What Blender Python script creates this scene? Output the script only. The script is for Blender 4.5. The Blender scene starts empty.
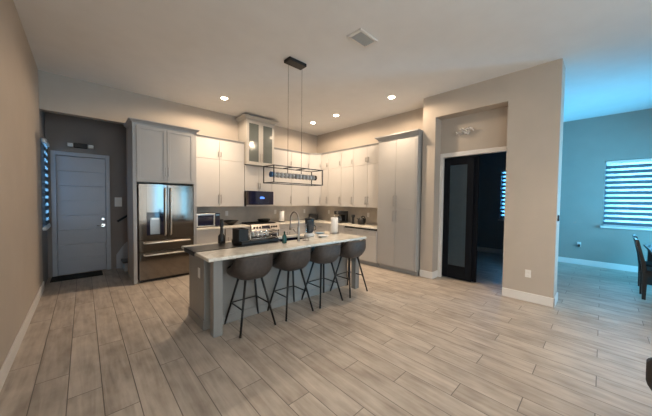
import bpy, bmesh, math, random
from mathutils import Matrix, Vector
random.seed(7)
PI = math.pi
SC = bpy.context.scene
COL = SC.collection

# ------------------------------------------------------------------ camera
def make_camera():
    yaw, pitch, roll = 0.7524, -0.0308, 0.011
    cy, sy, cp, sp = math.cos(yaw), math.sin(yaw), math.cos(pitch), math.sin(pitch)
    f = Vector((sy*cp, cy*cp, sp)); r = Vector((cy, -sy, 0)); u = r.cross(f)
    r2 = r*math.cos(roll) + u*math.sin(roll); u2 = u*math.cos(roll) - r*math.sin(roll)
    m = Matrix((r2, u2, -f)).transposed().to_4x4(); m.translation = (0, 0, 1.53)
    cd = bpy.data.cameras.new('camera'); cam = bpy.data.objects.new('camera', cd); COL.objects.link(cam)
    cam.matrix_world = m; cd.sensor_fit = 'HORIZONTAL'; cd.sensor_width = 36
    cd.lens = 36*258.9/652; cd.clip_start = 0.02
    SC.camera = cam
make_camera()

# ------------------------------------------------------------------ world, window light, exposure
SC.view_settings.view_transform = 'Standard'; SC.view_settings.look = 'None'
SC.view_settings.gamma = 1; SC.view_settings.use_curve_mapping = False
SC.view_settings.exposure = 0.42
SC.cycles.use_denoising = True
SC.cycles.max_bounces = 10; SC.cycles.diffuse_bounces = 6
SC.cycles.sample_clamp_indirect = 6
SC.cycles.caustics_reflective = False; SC.cycles.caustics_refractive = False
W = bpy.data.worlds.new('World'); SC.world = W; W.use_nodes = True
bg = W.node_tree.nodes['Background']; bg.inputs[0].default_value = (0.30, 0.68, 1.0, 1); bg.inputs[1].default_value = 2.2

def area(name, loc, rot, sx, sy, power, color):
    l = bpy.data.lights.new(name, 'AREA'); l.shape = 'RECTANGLE'; l.size = sx; l.size_y = sy
    l.energy = power; l.color = color
    o = bpy.data.objects.new(name, l); COL.objects.link(o); o.location = loc; o.rotation_euler = rot
    return o
DAY = (0.13, 0.62, 1.0)
# daylight just outside the room windows, then two added fill lights
area('dining_window_daylight', (9.45, -0.92, 1.85), (0, PI/2, 0), 1.7, 2.0, 170, (0.16, 0.62, 1.0))
area('dining_patio_daylight', (7.6, -2.95, 1.25), (PI/2+.05, 0, 0), 2.1, 2.4, 430, DAY)
area('office_window_daylight', (9.45, 1.65, 1.75), (0, PI/2, 0), 1.6, 1.0, 85, (0.12, 0.5, 1.0))
area('foyer_window_daylight', (-1.0, 6.78, 1.78), (0, -PI/2, 0), 1.6, 0.8, 11, (0.2, 0.5, 1.0))
area('slim_window_daylight', (3.0, -5.1, 1.4), (PI/2, 0, 0), 0.5, 2.6, 18, (0.30, 0.66, 1.0))
area('corner_window_daylight', (4.1, -5.1, 1.4), (PI/2, 0, 0), 0.3, 2.6, 14, (0.25, 0.68, 1.0))
area('living_fill_light', (4.95, -3.5, 1.5), (0, PI/2+.2, 0), 2.2, 1.5, 1050, (0.86, 0.93, 1.0))  # added fill that brightens the left wall and ceiling through an invented window
area('rear_fill_light', (0.75, -5.0, 1.5), (PI/2+.1, 0, 0), 1.3, 2.4, 45, (0.98, 0.97, 0.97))  # added neutral fill from behind the camera, through an invented window
WARM = (1.0, 0.76, 0.53)
KITCHEN_W, LIVING_W = 66, 24
SPOTS = [(2.117, 5.318, 1.5*KITCHEN_W), (4.47, 5.318, .8*KITCHEN_W), (4.48, 4.461, .85*KITCHEN_W), (4.47, 2.916, KITCHEN_W)]
FILL_SPOTS = [(0.9, -.9, .3*LIVING_W), (3.3, -.75, 5.5*LIVING_W), (0.7, -3.0, .3*LIVING_W), (2.4, -3.0, .5*LIVING_W)]  # unseen downlights added as fill; front right one brightens the right floor

# ------------------------------------------------------------------ materials
M = {}
def nd(t, ty, **kw):
    n = t.nodes.new(ty)
    for k, v in kw.items(): setattr(n, k, v)
    return n
def mat(name, col, rough=0.5, metal=0.0, var=0.0, scale=8.0, bump=0.0, bscale=200.0, spec=None, trans=0.0, coat=0.0, stretch=None, alpha=None):
    m = bpy.data.materials.new(name); m.use_nodes = True; t = m.node_tree; b = t.nodes['Principled BSDF']
    b.inputs['Base Color'].default_value = (*col, 1); b.inputs['Roughness'].default_value = rough; b.inputs['Metallic'].default_value = metal
    if spec is not None: b.inputs['Specular IOR Level'].default_value = spec
    if trans: b.inputs['Transmission Weight'].default_value = trans
    if coat: b.inputs['Coat Weight'].default_value = coat; b.inputs['Coat Roughness'].default_value = 0.08
    tc = nd(t, 'ShaderNodeTexCoord'); mp = nd(t, 'ShaderNodeMapping'); t.links.new(tc.outputs['Object'], mp.inputs[0])
    if stretch: mp.inputs['Scale'].default_value = stretch
    if var:
        n = nd(t, 'ShaderNodeTexNoise'); n.inputs['Scale'].default_value = scale; n.inputs['Detail'].default_value = 4
        t.links.new(mp.outputs[0], n.inputs['Vector'])
        r = nd(t, 'ShaderNodeMapRange'); r.inputs['From Min'].default_value = .3; r.inputs['From Max'].default_value = .7
        r.inputs['To Min'].default_value = 1-var; r.inputs['To Max'].default_value = 1+var; t.links.new(n.outputs[0], r.inputs[0])
        x = nd(t, 'ShaderNodeVectorMath', operation='SCALE'); x.inputs[0].default_value = col
        t.links.new(r.outputs[0], x.inputs['Scale']); t.links.new(x.outputs[0], b.inputs['Base Color'])
    if bump:
        n = nd(t, 'ShaderNodeTexNoise'); n.inputs['Scale'].default_value = bscale; n.inputs['Detail'].default_value = 3
        t.links.new(mp.outputs[0], n.inputs['Vector'])
        bp = nd(t, 'ShaderNodeBump'); bp.inputs['Strength'].default_value = bump; bp.inputs['Distance'].default_value = 0.004
        t.links.new(n.outputs[0], bp.inputs['Height']); t.links.new(bp.outputs[0], b.inputs['Normal'])
    M[name] = m; return m
def emit(name, col, s):
    m = bpy.data.materials.new(name); m.use_nodes = True; t = m.node_tree; t.nodes.clear()
    e = nd(t, 'ShaderNodeEmission'); e.inputs[0].default_value = (*col, 1); e.inputs[1].default_value = s
    o = nd(t, 'ShaderNodeOutputMaterial'); t.links.new(e.outputs[0], o.inputs[0]); M[name] = m; return m

mat('wall_paint_dining_shade', (0.27, 0.285, 0.26), 0.75, var=0.03, scale=3, bump=0.25, bscale=90)  # same wall colour, darkened and cooled to carry the dim blue light
mat('wall_paint', (0.455, 0.40, 0.345), 0.75, var=0.03, scale=3, bump=0.25, bscale=90)
mat('ceiling_paint', (0.73, 0.73, 0.735), 0.85, var=0.02, scale=4, bump=0.3, bscale=70)
mat('wall_paint_foyer_shade', (0.25, 0.225, 0.215), 0.8, var=0.03, scale=3, bump=0.2, bscale=90)  # wall colour darkened to put the foyer's shade into it
mat('white_trim', (0.72, 0.70, 0.68), 0.4, var=0.02)
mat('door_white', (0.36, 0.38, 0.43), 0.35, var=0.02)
mat('cabinet_paint', (0.50, 0.485, 0.47), 0.38, var=0.015, scale=5)
mat('glass_cabinet_paint', (0.44, 0.42, 0.39), 0.38, var=.015)
mat('tall_paint', (0.37, 0.362, 0.355), 0.38, var=0.015, scale=5)
mat('crown_paint', (0.33, 0.33, 0.33), 0.4, var=0.02)
mat('island_paint', (0.26, 0.255, 0.245), 0.4, var=0.03, scale=5)
mat('duct_shade', (0.08, 0.08, 0.08), 0.8, var=0.05)
mat('nickel', (0.38, 0.36, 0.34), 0.3, 1.0, var=0.04, scale=30)
mat('chrome', (0.75, 0.75, 0.75), 0.12, 1.0, var=0.02)
mat('stainless', (0.235, 0.212, 0.192), 0.10, 1.0, var=0.05, scale=3, stretch=(60, 60, 1))
def brushed(name):
    t = M[name].node_tree; b = t.nodes['Principled BSDF']; b.inputs['Anisotropic'].default_value = ANISO_K
    tg = nd(t, 'ShaderNodeTangent'); tg.direction_type = 'RADIAL'; tg.axis = 'Z'; t.links.new(tg.outputs[0], b.inputs['Tangent'])
    b.inputs['Anisotropic Rotation'].default_value = ANISO
ANISO = 0.25; ANISO_K = 0.0
brushed('stainless')
mat('stainless_light', (0.72, 0.68, 0.63), 0.28, 1.0, var=0.04, scale=3, stretch=(1, 60, 60))
mat('black_metal', (0.006, 0.006, 0.0065), 0.5, 0.0, var=0.1)
mat('black_plastic', (0.012, 0.012, 0.013), 0.5, var=0.1)
mat('black_glass', (0.008, 0.010, 0.035), 0.06, var=0.05, coat=0.5)
mat('black_cloth', (0.02, 0.02, 0.021), 0.85, var=0.2, scale=60, bump=0.3, bscale=400)
mat('rubber', (0.014, 0.014, 0.015), 0.32, var=0.1)
mat('dark_wood', (0.009, 0.0085, 0.0085), 0.42, var=0.25, scale=6, stretch=(1, 1, .1))
mat('leather', (0.062, 0.049, 0.043), 0.6, var=0.18, scale=25, bump=0.25, bscale=250)
mat('backsplash_tile', (0.46, 0.42, 0.375), 0.35, var=0.08, scale=6)
mat('white_paper', (0.85, 0.84, 0.83), 0.9, var=0.03, bump=0.2, bscale=120)
mat('white_plastic', (0.75, 0.74, 0.72), 0.4, var=0.02)
mat('ceramic', (0.8, 0.8, 0.8), 0.15, var=0.02)
mat('blue_ceramic', (0.20, 0.33, 0.45), 0.2, var=0.05)
mat('green_plastic', (0.006, 0.06, 0.045), 0.2, var=0.08)
mat('tinted_jar', (0.06, 0.075, 0.095), 0.08, var=0.05, trans=0.4)
mat('doormat', (0.012, 0.012, 0.012), 0.95, var=0.3, scale=90, bump=0.5, bscale=300)
mat('frosted_glass', (0.09, 0.16, 0.22), 0.35, var=0.08, scale=8, trans=0.7)
mat('office_wall_tone', (0.19, 0.23, 0.26), 0.8, var=0.03)  # set darker and bluer than the other walls
mat('cabinet_glass', (0.24, 0.27, 0.26), 0.12, var=0.06, scale=5, trans=0.5)
mat('crystal', (0.46, 0.44, 0.42), 0.15, var=0.03, trans=0.1)
mat('bluish_crystal', (0.06, 0.14, 0.3), 0.1, var=0.05)
mat('stair_tread', (0.10, 0.09, 0.085), 0.5, var=0.1)
mat('stucco', (0.55, 0.6, 0.62), 0.9, var=0.08, scale=5)
mat('black_frame', (0.004, 0.006, 0.010), 0.45, var=0.1, spec=.15)
emit('lamp_glow', (1.0, 0.82, 0.60), 30)
emit('display_blue', (0.10, 0.25, 1.0), 1.6)

def blind_mat():
    m = bpy.data.materials.new('blind_fabric'); m.use_nodes = True; t = m.node_tree; b = t.nodes['Principled BSDF']
    b.inputs['Base Color'].default_value = (.13, .16, .20, 1); b.inputs['Roughness'].default_value = .9
    tr = nd(t, 'ShaderNodeBsdfTranslucent'); mx = nd(t, 'ShaderNodeMixShader'); mx.inputs[0].default_value = .30
    n = nd(t, 'ShaderNodeTexNoise'); n.inputs['Scale'].default_value = 150
    r = nd(t, 'ShaderNodeMapRange'); r.inputs['To Min'].default_value = .13; r.inputs['To Max'].default_value = .19
    t.links.new(n.outputs[0], r.inputs[0]); cb = nd(t, 'ShaderNodeCombineColor')
    for i in range(3): t.links.new(r.outputs[0], cb.inputs[i])
    t.links.new(cb.outputs[0], tr.inputs[0])
    o = t.nodes['Material Output']; t.links.new(b.outputs[0], mx.inputs[1]); t.links.new(tr.outputs[0], mx.inputs[2]); t.links.new(mx.outputs[0], o.inputs[0])
    M['blind_fabric'] = m
blind_mat()
def pane_mat(name, tint, gloss, rough=.02):
    m = bpy.data.materials.new(name); m.use_nodes = True; t = m.node_tree; t.nodes.clear()
    tr = nd(t, 'ShaderNodeBsdfTransparent'); tr.inputs[0].default_value = (*tint, 1)
    gl = nd(t, 'ShaderNodeBsdfGlossy'); gl.inputs['Roughness'].default_value = rough
    fr = nd(t, 'ShaderNodeFresnel'); fr.inputs[0].default_value = gloss
    n = nd(t, 'ShaderNodeTexNoise'); n.inputs['Scale'].default_value = 2
    bp = nd(t, 'ShaderNodeBump'); bp.inputs['Strength'].default_value = .02; t.links.new(n.outputs[0], bp.inputs['Height']); t.links.new(bp.outputs[0], gl.inputs['Normal'])
    mx = nd(t, 'ShaderNodeMixShader'); o = nd(t, 'ShaderNodeOutputMaterial')
    t.links.new(fr.outputs[0], mx.inputs[0]); t.links.new(tr.outputs[0], mx.inputs[1]); t.links.new(gl.outputs[0], mx.inputs[2]); t.links.new(mx.outputs[0], o.inputs[0])
    M[name] = m
pane_mat('clear_glass', (.93, .97, .98), 1.45)
def sheer_mat():
    m = bpy.data.materials.new('sheer_fabric'); m.use_nodes = True; t = m.node_tree; t.nodes.clear()
    tr = nd(t, 'ShaderNodeBsdfTransparent'); tl = nd(t, 'ShaderNodeBsdfTranslucent'); tl.inputs[0].default_value = (.6, .64, .66, 1)
    w = nd(t, 'ShaderNodeTexNoise'); w.inputs['Scale'].default_value = 300
    r = nd(t, 'ShaderNodeMapRange'); r.inputs['To Min'].default_value = .25; r.inputs['To Max'].default_value = .5; t.links.new(w.outputs[0], r.inputs[0])
    mx = nd(t, 'ShaderNodeMixShader'); o = nd(t, 'ShaderNodeOutputMaterial')
    t.links.new(r.outputs[0], mx.inputs[0]); t.links.new(tr.outputs[0], mx.inputs[1]); t.links.new(tl.outputs[0], mx.inputs[2]); t.links.new(mx.outputs[0], o.inputs[0])
    M['sheer_fabric'] = m
sheer_mat()

def math_n(t, op, a, b=None, c=None):
    n = nd(t, 'ShaderNodeMath', operation=op)
    for i, v in enumerate((a, b, c)):
        if v is None: continue
        if isinstance(v, (int, float)): n.inputs[i].default_value = v
        else: t.links.new(v, n.inputs[i])
    return n.outputs[0]
def floor_mat():
    m = bpy.data.materials.new('plank_tile'); m.use_nodes = True; t = m.node_tree; b = t.nodes['Principled BSDF']
    g = nd(t, 'ShaderNodeNewGeometry'); s = nd(t, 'ShaderNodeSeparateXYZ'); t.links.new(g.outputs['Position'], s.inputs[0])
    PW, PL = 0.2005, 1.17
    u = math_n(t, 'DIVIDE', math_n(t, 'SUBTRACT', s.outputs[0], 0.09), PW)
    row = math_n(t, 'FLOOR', u); fu = math_n(t, 'SUBTRACT', u, row)
    k = math_n(t, 'FLOORED_MODULO', row, 3.0)
    v = math_n(t, 'ADD', math_n(t, 'DIVIDE', math_n(t, 'SUBTRACT', s.outputs[1], 1.163), PL), math_n(t, 'MULTIPLY', k, 0.3333))
    cell = math_n(t, 'FLOOR', v); fv = math_n(t, 'SUBTRACT', v, cell)
    du = math_n(t, 'MULTIPLY', math_n(t, 'MINIMUM', fu, math_n(t, 'SUBTRACT', 1.0, fu)), PW)
    dv = math_n(t, 'MULTIPLY', math_n(t, 'MINIMUM', fv, math_n(t, 'SUBTRACT', 1.0, fv)), PL)
    d = math_n(t, 'MINIMUM', du, dv)
    gr = nd(t, 'ShaderNodeMapRange'); gr.inputs['From Min'].default_value = 0.0018; gr.inputs['From Max'].default_value = 0.0042
    t.links.new(d, gr.inputs[0])
    cmb = nd(t, 'ShaderNodeCombineXYZ'); t.links.new(row, cmb.inputs[0]); t.links.new(cell, cmb.inputs[1])
    wn = nd(t, 'ShaderNodeTexWhiteNoise', noise_dimensions='2D'); t.links.new(cmb.outputs[0], wn.inputs['Vector'])
    # grain, stretched along the plank and shifted from plank to plank
    gx = nd(t, 'ShaderNodeCombineXYZ')
    t.links.new(math_n(t, 'MULTIPLY', s.outputs[0], 22.0), gx.inputs[0]); t.links.new(math_n(t, 'MULTIPLY', s.outputs[1], 1.6), gx.inputs[1])
    t.links.new(math_n(t, 'MULTIPLY', wn.outputs[0], 40.0), gx.inputs[2])
    n1 = nd(t, 'ShaderNodeTexNoise'); n1.inputs['Scale'].default_value = 1.0; n1.inputs['Detail'].default_value = 6; n1.inputs['Distortion'].default_value = .6
    t.links.new(gx.outputs[0], n1.inputs['Vector'])
    gy = nd(t, 'ShaderNodeCombineXYZ')
    t.links.new(math_n(t, 'MULTIPLY', s.outputs[0], 9.0), gy.inputs[0]); t.links.new(math_n(t, 'MULTIPLY', s.outputs[1], 4.0), gy.inputs[1])
    t.links.new(math_n(t, 'MULTIPLY', wn.outputs[0], 17.0), gy.inputs[2])
    n2 = nd(t, 'ShaderNodeTexNoise'); n2.inputs['Scale'].default_value = 1.0; n2.inputs['Detail'].default_value = 4
    t.links.new(gy.outputs[0], n2.inputs['Vector'])
    mixv = math_n(t, 'ADD', math_n(t, 'MULTIPLY', n1.outputs[0], 0.5), math_n(t, 'MULTIPLY', n2.outputs[0], 0.5))
    mixv = math_n(t, 'ADD', mixv, math_n(t, 'MULTIPLY', math_n(t, 'SUBTRACT', wn.outputs[0], 0.5), 0.10))
    cr = nd(t, 'ShaderNodeValToRGB'); e = cr.color_ramp.elements
    e[0].position = .28; e[0].color = (0.25, 0.205, 0.17, 1); e[1].position = .68; e[1].color = (0.54, 0.475, 0.41, 1)
    x = e.new(.48); x.color = (0.40, 0.345, 0.293, 1)
    t.links.new(mixv, cr.inputs[0])
    mx = nd(t, 'ShaderNodeMix', data_type='RGBA'); mx.inputs['A'].default_value = (0.14, 0.12, 0.105, 1)
    t.links.new(gr.outputs[0], mx.inputs['Factor']); t.links.new(cr.outputs[0], mx.inputs['B']); t.links.new(mx.outputs['Result'], b.inputs['Base Color'])
    rr = nd(t, 'ShaderNodeMapRange'); rr.inputs['To Min'].default_value = .36; rr.inputs['To Max'].default_value = .52
    t.links.new(n1.outputs[0], rr.inputs[0]); t.links.new(rr.outputs[0], b.inputs['Roughness'])
    bp = nd(t, 'ShaderNodeBump'); bp.inputs['Strength'].default_value = .35; bp.inputs['Distance'].default_value = .003
    hh = math_n(t, 'ADD', gr.outputs[0], math_n(t, 'MULTIPLY', n1.outputs[0], .25))
    t.links.new(hh, bp.inputs['Height']); t.links.new(bp.outputs[0], b.inputs['Normal'])
    M['plank_tile'] = m
floor_mat()
def stone_mat():
    m = bpy.data.materials.new('pale_stone'); m.use_nodes = True; t = m.node_tree; b = t.nodes['Principled BSDF']
    g = nd(t, 'ShaderNodeNewGeometry')
    n = nd(t, 'ShaderNodeTexNoise'); n.inputs['Scale'].default_value = 3.5; n.inputs['Detail'].default_value = 8; n.inputs['Distortion'].default_value = 1.6
    t.links.new(g.outputs['Position'], n.inputs['Vector'])
    cr = nd(t, 'ShaderNodeValToRGB'); e = cr.color_ramp.elements
    e[0].position = .40; e[0].color = (.80, .77, .69, 1); e[1].position = .56; e[1].color = (.86, .83, .75, 1)
    x = e.new(.47); x.color = (.73, .69, .61, 1); x = e.new(.50); x.color = (.84, .80, .72, 1)
    t.links.new(n.outputs[0], cr.inputs[0]); t.links.new(cr.outputs[0], b.inputs['Base Color']); b.inputs['Roughness'].default_value = .14
    M['pale_stone'] = m
stone_mat()

# ------------------------------------------------------------------ mesh helpers
class MB:
    """collects shapes; build() links them as ONE mesh object (coordinates are the parent's)"""
    def __init__(s): s.bm = bmesh.new()
    def box(s, x0, x1, y0, y1, z0, z1, bev=0.0, seg=1, mtx=None):
        xs, ys, zs = sorted((x0, x1)), sorted((y0, y1)), sorted((z0, z1))
        v = [s.bm.verts.new((x, y, z)) for z in zs for y in ys for x in xs]
        F = [(0, 2, 3, 1), (4, 5, 7, 6), (0, 1, 5, 4), (2, 6, 7, 3), (0, 4, 6, 2), (1, 3, 7, 5)]
        fs = [s.bm.faces.new([v[i] for i in f]) for f in F]
        if bev:
            es = list({e for f in fs for e in f.edges})
            r = bmesh.ops.bevel(s.bm, geom=es, offset=bev, segments=seg, affect='EDGES', profile=.5)
            v = list({q for f in r['faces'] for q in f.verts} | {q for q in v if q.is_valid})
        if mtx is not None:
            bmesh.ops.transform(s.bm, matrix=mtx, verts=v)
        return s
    def ring(s, c, r, ax, n, ph=0):
        ax = Vector(ax).normalized(); a = ax.orthogonal().normalized(); b = ax.cross(a)
        return [s.bm.verts.new(Vector(c) + (a*math.cos(2*PI*i/n+ph) + b*math.sin(2*PI*i/n+ph))*r) for i in range(n)]
    def _skin(s, A, B, smooth=True):
        n = len(A)
        for i in range(n):
            f = s.bm.faces.new((A[i], A[(i+1) % n], B[(i+1) % n], B[i])); f.smooth = smooth
    def tube(s, pts, r, n=8, r1=None, cap=True):
        pts = [Vector(p) for p in pts]; R = []; a = None
        for i, p in enumerate(pts):
            d = (pts[min(i+1, len(pts)-1)] - pts[max(i-1, 0)]).normalized()
            if a is None: a = d.orthogonal().normalized()
            else: a = (a - d*a.dot(d)).normalized()
            b = d.cross(a); rr = r if r1 is None else r + (r1-r)*i/(len(pts)-1)
            R.append([s.bm.verts.new(p + (a*math.cos(2*PI*k/n) + b*math.sin(2*PI*k/n))*rr) for k in range(n)])
        for A, B in zip(R, R[1:]): s._skin(A, B)
        if cap: s.bm.faces.new(R[0][::-1]); s.bm.faces.new(R[-1])
        return s
    def lathe(s, prof, c=(0, 0, 0), n=24, sx=1, sy=1, mtx=None, cap=True):
        R = []; c = Vector(c)
        for r, z in prof:
            R.append([s.bm.verts.new(c + Vector((max(r, 1e-4)*math.cos(2*PI*k/n)*sx, max(r, 1e-4)*math.sin(2*PI*k/n)*sy, z))) for k in range(n)])
        for A, B in zip(R, R[1:]): s._skin(A, B)
        if cap: s.bm.faces.new(R[0][::-1]); s.bm.faces.new(R[-1])
        if mtx is not None: bmesh.ops.transform(s.bm, matrix=mtx, verts=[v for r in R for v in r])
        return s
    def prism(s, poly, axis, a, b):
        """poly of 2D points extruded along axis 0/1/2 from a to b (poly gives the other two axes in order)"""
        def P(q, t):
            l = list(q); l.insert(axis, t); return l
        A = [s.bm.verts.new(P(q, a)) for q in poly]; B = [s.bm.verts.new(P(q, b)) for q in poly]
        s._skin(A, B, False); s.bm.faces.new(A[::-1]); s.bm.faces.new(B); return s
    def build(s, name, m, parent=None, loc=(0, 0, 0)):
        bmesh.ops.recalc_face_normals(s.bm, faces=s.bm.faces)
        me = bpy.data.meshes.new(name); s.bm.to_mesh(me); s.bm.free()
        me.materials.append(M[m] if isinstance(m, str) else m)
        o = bpy.data.objects.new(name, me); COL.objects.link(o); o.location = loc
        if parent is not None: o.parent = parent
        return o
def tag(o, label, cat, group=None):
    o['label'] = label; o['category'] = cat
    if group: o['group'] = group
    return o
def thing(name, label, cat, loc=(0, 0, 0), rz=0, group=None):
    o = bpy.data.objects.new(name, None); COL.objects.link(o); o.location = loc; o.rotation_euler = (0, 0, rz)
    o.empty_display_size = .1
    return tag(o, label, cat, group)
def struct(name, mb, m, parent=None):
    o = mb.build(name, m, parent)
    if parent is None: o['kind'] = 'structure'
    return o
def kids(o): return [c for c in list(bpy.data.objects) if c.parent == o]
def copy_tree(o, parent=None):
    c = o.copy(); COL.objects.link(c)
    if parent is not None: c.parent = parent
    for ch in kids(o): copy_tree(ch, c)
    return c
def place(o, loc, rz, label):
    o.location = loc; o.rotation_euler = (0, 0, rz); o['label'] = label; return o

# ------------------------------------------------------------------ the setting
XL, YB, XR, XP, ZC, YF = -0.51, 6.30, 5.47, 4.99, 3.58, -4.6
XD = 8.95
struct('floor', MB().box(XL-.2, XD+.2, YF-.2, 7.35, -0.12, 0), 'plank_tile')
struct('ceiling', MB().box(XL-.2, XD+.2, YF-.2, 7.35, ZC, ZC+.12), 'ceiling_paint')
def wall_x(name, x0, x1, y0, y1, holes=(), m='wall_paint', z0=0, z1=ZC):
    """wall whose faces look along x; holes are (ya, yb, za, zb)"""
    mb = MB(); cur = y0
    for ya, yb, za, zb in sorted(holes):
        if ya > cur: mb.box(x0, x1, cur, ya, z0, z1)
        if za > z0: mb.box(x0, x1, ya, yb, z0, za)
        if zb < z1: mb.box(x0, x1, ya, yb, zb, z1)
        cur = yb
    if cur < y1: mb.box(x0, x1, cur, y1, z0, z1)
    return struct(name, mb, m)
def wall_y(name, y0, y1, x0, x1, holes=(), m='wall_paint', z0=0, z1=ZC):
    mb = MB(); cur = x0
    for xa, xb, za, zb in sorted(holes):
        if xa > cur: mb.box(cur, xa, y0, y1, z0, z1)
        if za > z0: mb.box(xa, xb, y0, y1, z0, za)
        if zb < z1: mb.box(xa, xb, y0, y1, zb, z1)
        cur = xb
    if cur < x1: mb.box(cur, x1, y0, y1, z0, z1)
    return struct(name, mb, m)
WIN_F = (6.45, 7.06, 1.02, 2.52)          # foyer window (y, z)
WIN_D = (-1.80, -0.01, 1.00, 2.52)        # dining window
WIN_O = (1.20, 2.06, 1.03, 2.48)          # office window
wall_x('wall_left', XL-.15, XL, YF, YB)
wall_x('wall_foyer_left', XL-.15, XL, YB, 7.15, [WIN_F], 'wall_paint_foyer_shade')
wall_y('wall_foyer', 7.15, 7.3, XL-.15, 2.6, [(-.45, .41, 0, 2.41)], 'wall_paint_foyer_shade')
wall_x('wall_foyer_right', 2.6, 2.72, YB+.15, 7.3, (), 'wall_paint_foyer_shade')
wall_y('wall_back', YB, YB+.15, XL, XR+.15, [(XL, .63, 0, 2.96)])
wall_x('wall_right', XR, XR+.15, 2.51, YB)
# wall with the recessed sliding-door niche
NY0, NY1, NX = 1.085, 2.255, 5.25
mb = MB()
mb.box(XP, 5.39, .45, NY0, 0, ZC); mb.box(XP, 5.39, NY1, 2.51, 0, ZC); mb.box(XP, 5.39, NY0, NY1, 3.15, ZC)
mb.box(NX, 5.39, NY0, NY1, 2.46, 3.15); mb.box(5.39, XR+.15, 2.36, 2.51, 0, ZC)
struct('wall_partition', mb, 'wall_paint')
wall_x('wall_dining', XD, XD+.18, YF, .80, [WIN_D], 'wall_paint_dining_shade')
wall_y('wall_dining_block', -2.60, -2.45, 4.4, XD, [(6.6, 8.7, .03, 2.6)])  # unseen wall, placed and lengthened to block stray daylight
wall_x('wall_office', XD, XD+.18, .80, 4.0, [WIN_O], 'office_wall_tone')
wall_y('wall_office_side', .80, .92, 5.39, XD, (), 'office_wall_tone')
wall_y('wall_office_back', 3.9, 4.0, XR+.15, XD, (), 'office_wall_tone')
wall_y('wall_front', YF-.15, YF, XL-.15, XD, [(.15, 1.35, .3, 2.6), (2.65, 3.25, .02, 2.6), (3.92, 4.25, .02, 2.6)])
wall_x('wall_living_fill', 4.4, 4.55, YF, -2.60, [(-4.3, -2.75, .3, 2.65)])  # unseen wall put in to hold the side fill light's window
# baseboards
BH, BT = .135, .016
struct('baseboard_left', MB().box(XL, XL+BT, YF, YB, 0, BH, .004), 'white_trim')
mb = MB(); mb.box(XP-BT, XP, .45-BT, NY0, 0, BH, .004); mb.box(XP-BT, 5.39, .45-BT, .45, 0, BH, .004)
struct('baseboard_partition', mb, 'white_trim')
mb = MB(); mb.box(XP-BT, XP, NY1, 2.51, 0, BH, .004); mb.box(XP-BT, NX, NY1-BT, NY1, 0, BH, .004)
struct('baseboard_niche', mb, 'white_trim')
struct('baseboard_dining', MB().box(XD-BT, XD, YF, .80, 0, BH, .004), 'white_trim')
struct('baseboard_office', MB().box(XD-BT, XD, .92, 3.9, 0, BH, .004), 'white_trim')
# neighbouring wall outdoors, seen in part through the dining window
struct('wall_neighbor', MB().box(11.6, 11.8, -.32, 3.0, -.1, 4.0), 'stucco')

# front door
dw = MB()
for i in range(8):
    z0 = .012 + i*.29
    dw.box(-.375, .335, 7.17, 7.215, z0, z0+.287, .002)
dw.box(-.4499, .4099, 7.212, 7.30, .0, 2.41)
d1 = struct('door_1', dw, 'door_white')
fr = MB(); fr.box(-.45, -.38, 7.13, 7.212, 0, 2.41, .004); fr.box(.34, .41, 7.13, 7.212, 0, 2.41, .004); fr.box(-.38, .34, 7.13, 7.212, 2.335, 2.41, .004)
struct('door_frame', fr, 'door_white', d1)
hd = MB(); hd.tube([(.29, 7.17, .95), (.29, 7.12, .95), (.19, 7.115, .95)], .010); hd.lathe([(.032, 0), (.032, .014)], mtx=Matrix.Translation((.29, 7.17, .95)) @ Matrix.Rotation(PI/2, 4, 'X'))
struct('lever_handle', hd, 'chrome', d1)
hd = MB(); hd.lathe([(.032, 0), (.032, .018), (.02, .024)], mtx=Matrix.Translation((.29, 7.17, 1.08)) @ Matrix.Rotation(PI/2, 4, 'X'))
struct('deadbolt', hd, 'chrome', d1)
# sliding glass door of the office: one fixed leaf in view, the opening beside it
def glass_leaf(y0, y1, x):
    f = MB(); st = .115
    f.box(x, x+.04, y0, y0+st, .015, 2.38, .003); f.box(x, x+.04, y1-st, y1, .015, 2.38, .003)
    f.box(x, x+.04, y0+st, y1-st, 2.24, 2.38, .003); f.box(x, x+.04, y0+st, y1-st, .015, .27, .003); return f
d2 = struct('door_2', glass_leaf(1.655, 2.20, 5.305), 'black_frame')
struct('frosted_pane', MB().box(5.32, 5.328, 1.765, 2.09, .26, 2.25), 'frosted_glass', d2)
struct('door_leaf', glass_leaf(1.585, 2.14, 5.35), 'black_frame', d2)
struct('second_pane', MB().box(5.366, 5.372, 1.69, 2.03, .26, 2.25), 'frosted_glass', d2)
fr = MB(); fr.box(NX-.025, NX+.05, 2.195, 2.252, 0, 2.475, .004); fr.box(NX-.025, NX+.05, 1.088, 2.195, 2.395, 2.475, .004); fr.box(NX-.025, 5.39, 1.088, 1.105, 0, 2.395)
struct('trim_1', fr, 'white_trim')

# windows
def window_x(n, x, w, outward, sill=True):
    """window in a wall that looks along x; frame, glass and a sill on the room side"""
    y0, y1, z0, z1 = w; xo = x + outward*.12
    f = MB(); t = .045
    f.box(xo, xo+outward*.05, y0, y0+t, z0, z1); f.box(xo, xo+outward*.05, y1-t, y1, z0, z1)
    f.box(xo, xo+outward*.05, y0, y1, z0, z0+t); f.box(xo, xo+outward*.05, y0, y1, z1-t, z1)
    o = struct('window_%d' % n, f, 'white_trim')
    struct('glass_pane', MB().box(xo+outward*.02, xo+outward*.026, y0+t, y1-t, z0+t, z1-t), 'clear_glass', o)
    if sill: struct('window_sill', MB().box(x-outward*.05, xo, y0-.04, y1+.04, z0-.055, z0-.003, .006), 'white_trim', o)
    return o
window_x(1, XL, WIN_F, -1); window_x(2, XD, WIN_D, 1); window_x(3, XD, WIN_O, 1); window_x(8, 4.4, (-4.3, -2.75, .3, 2.65), 1, False);  # last window is invented, an opening for the side fill light
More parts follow.
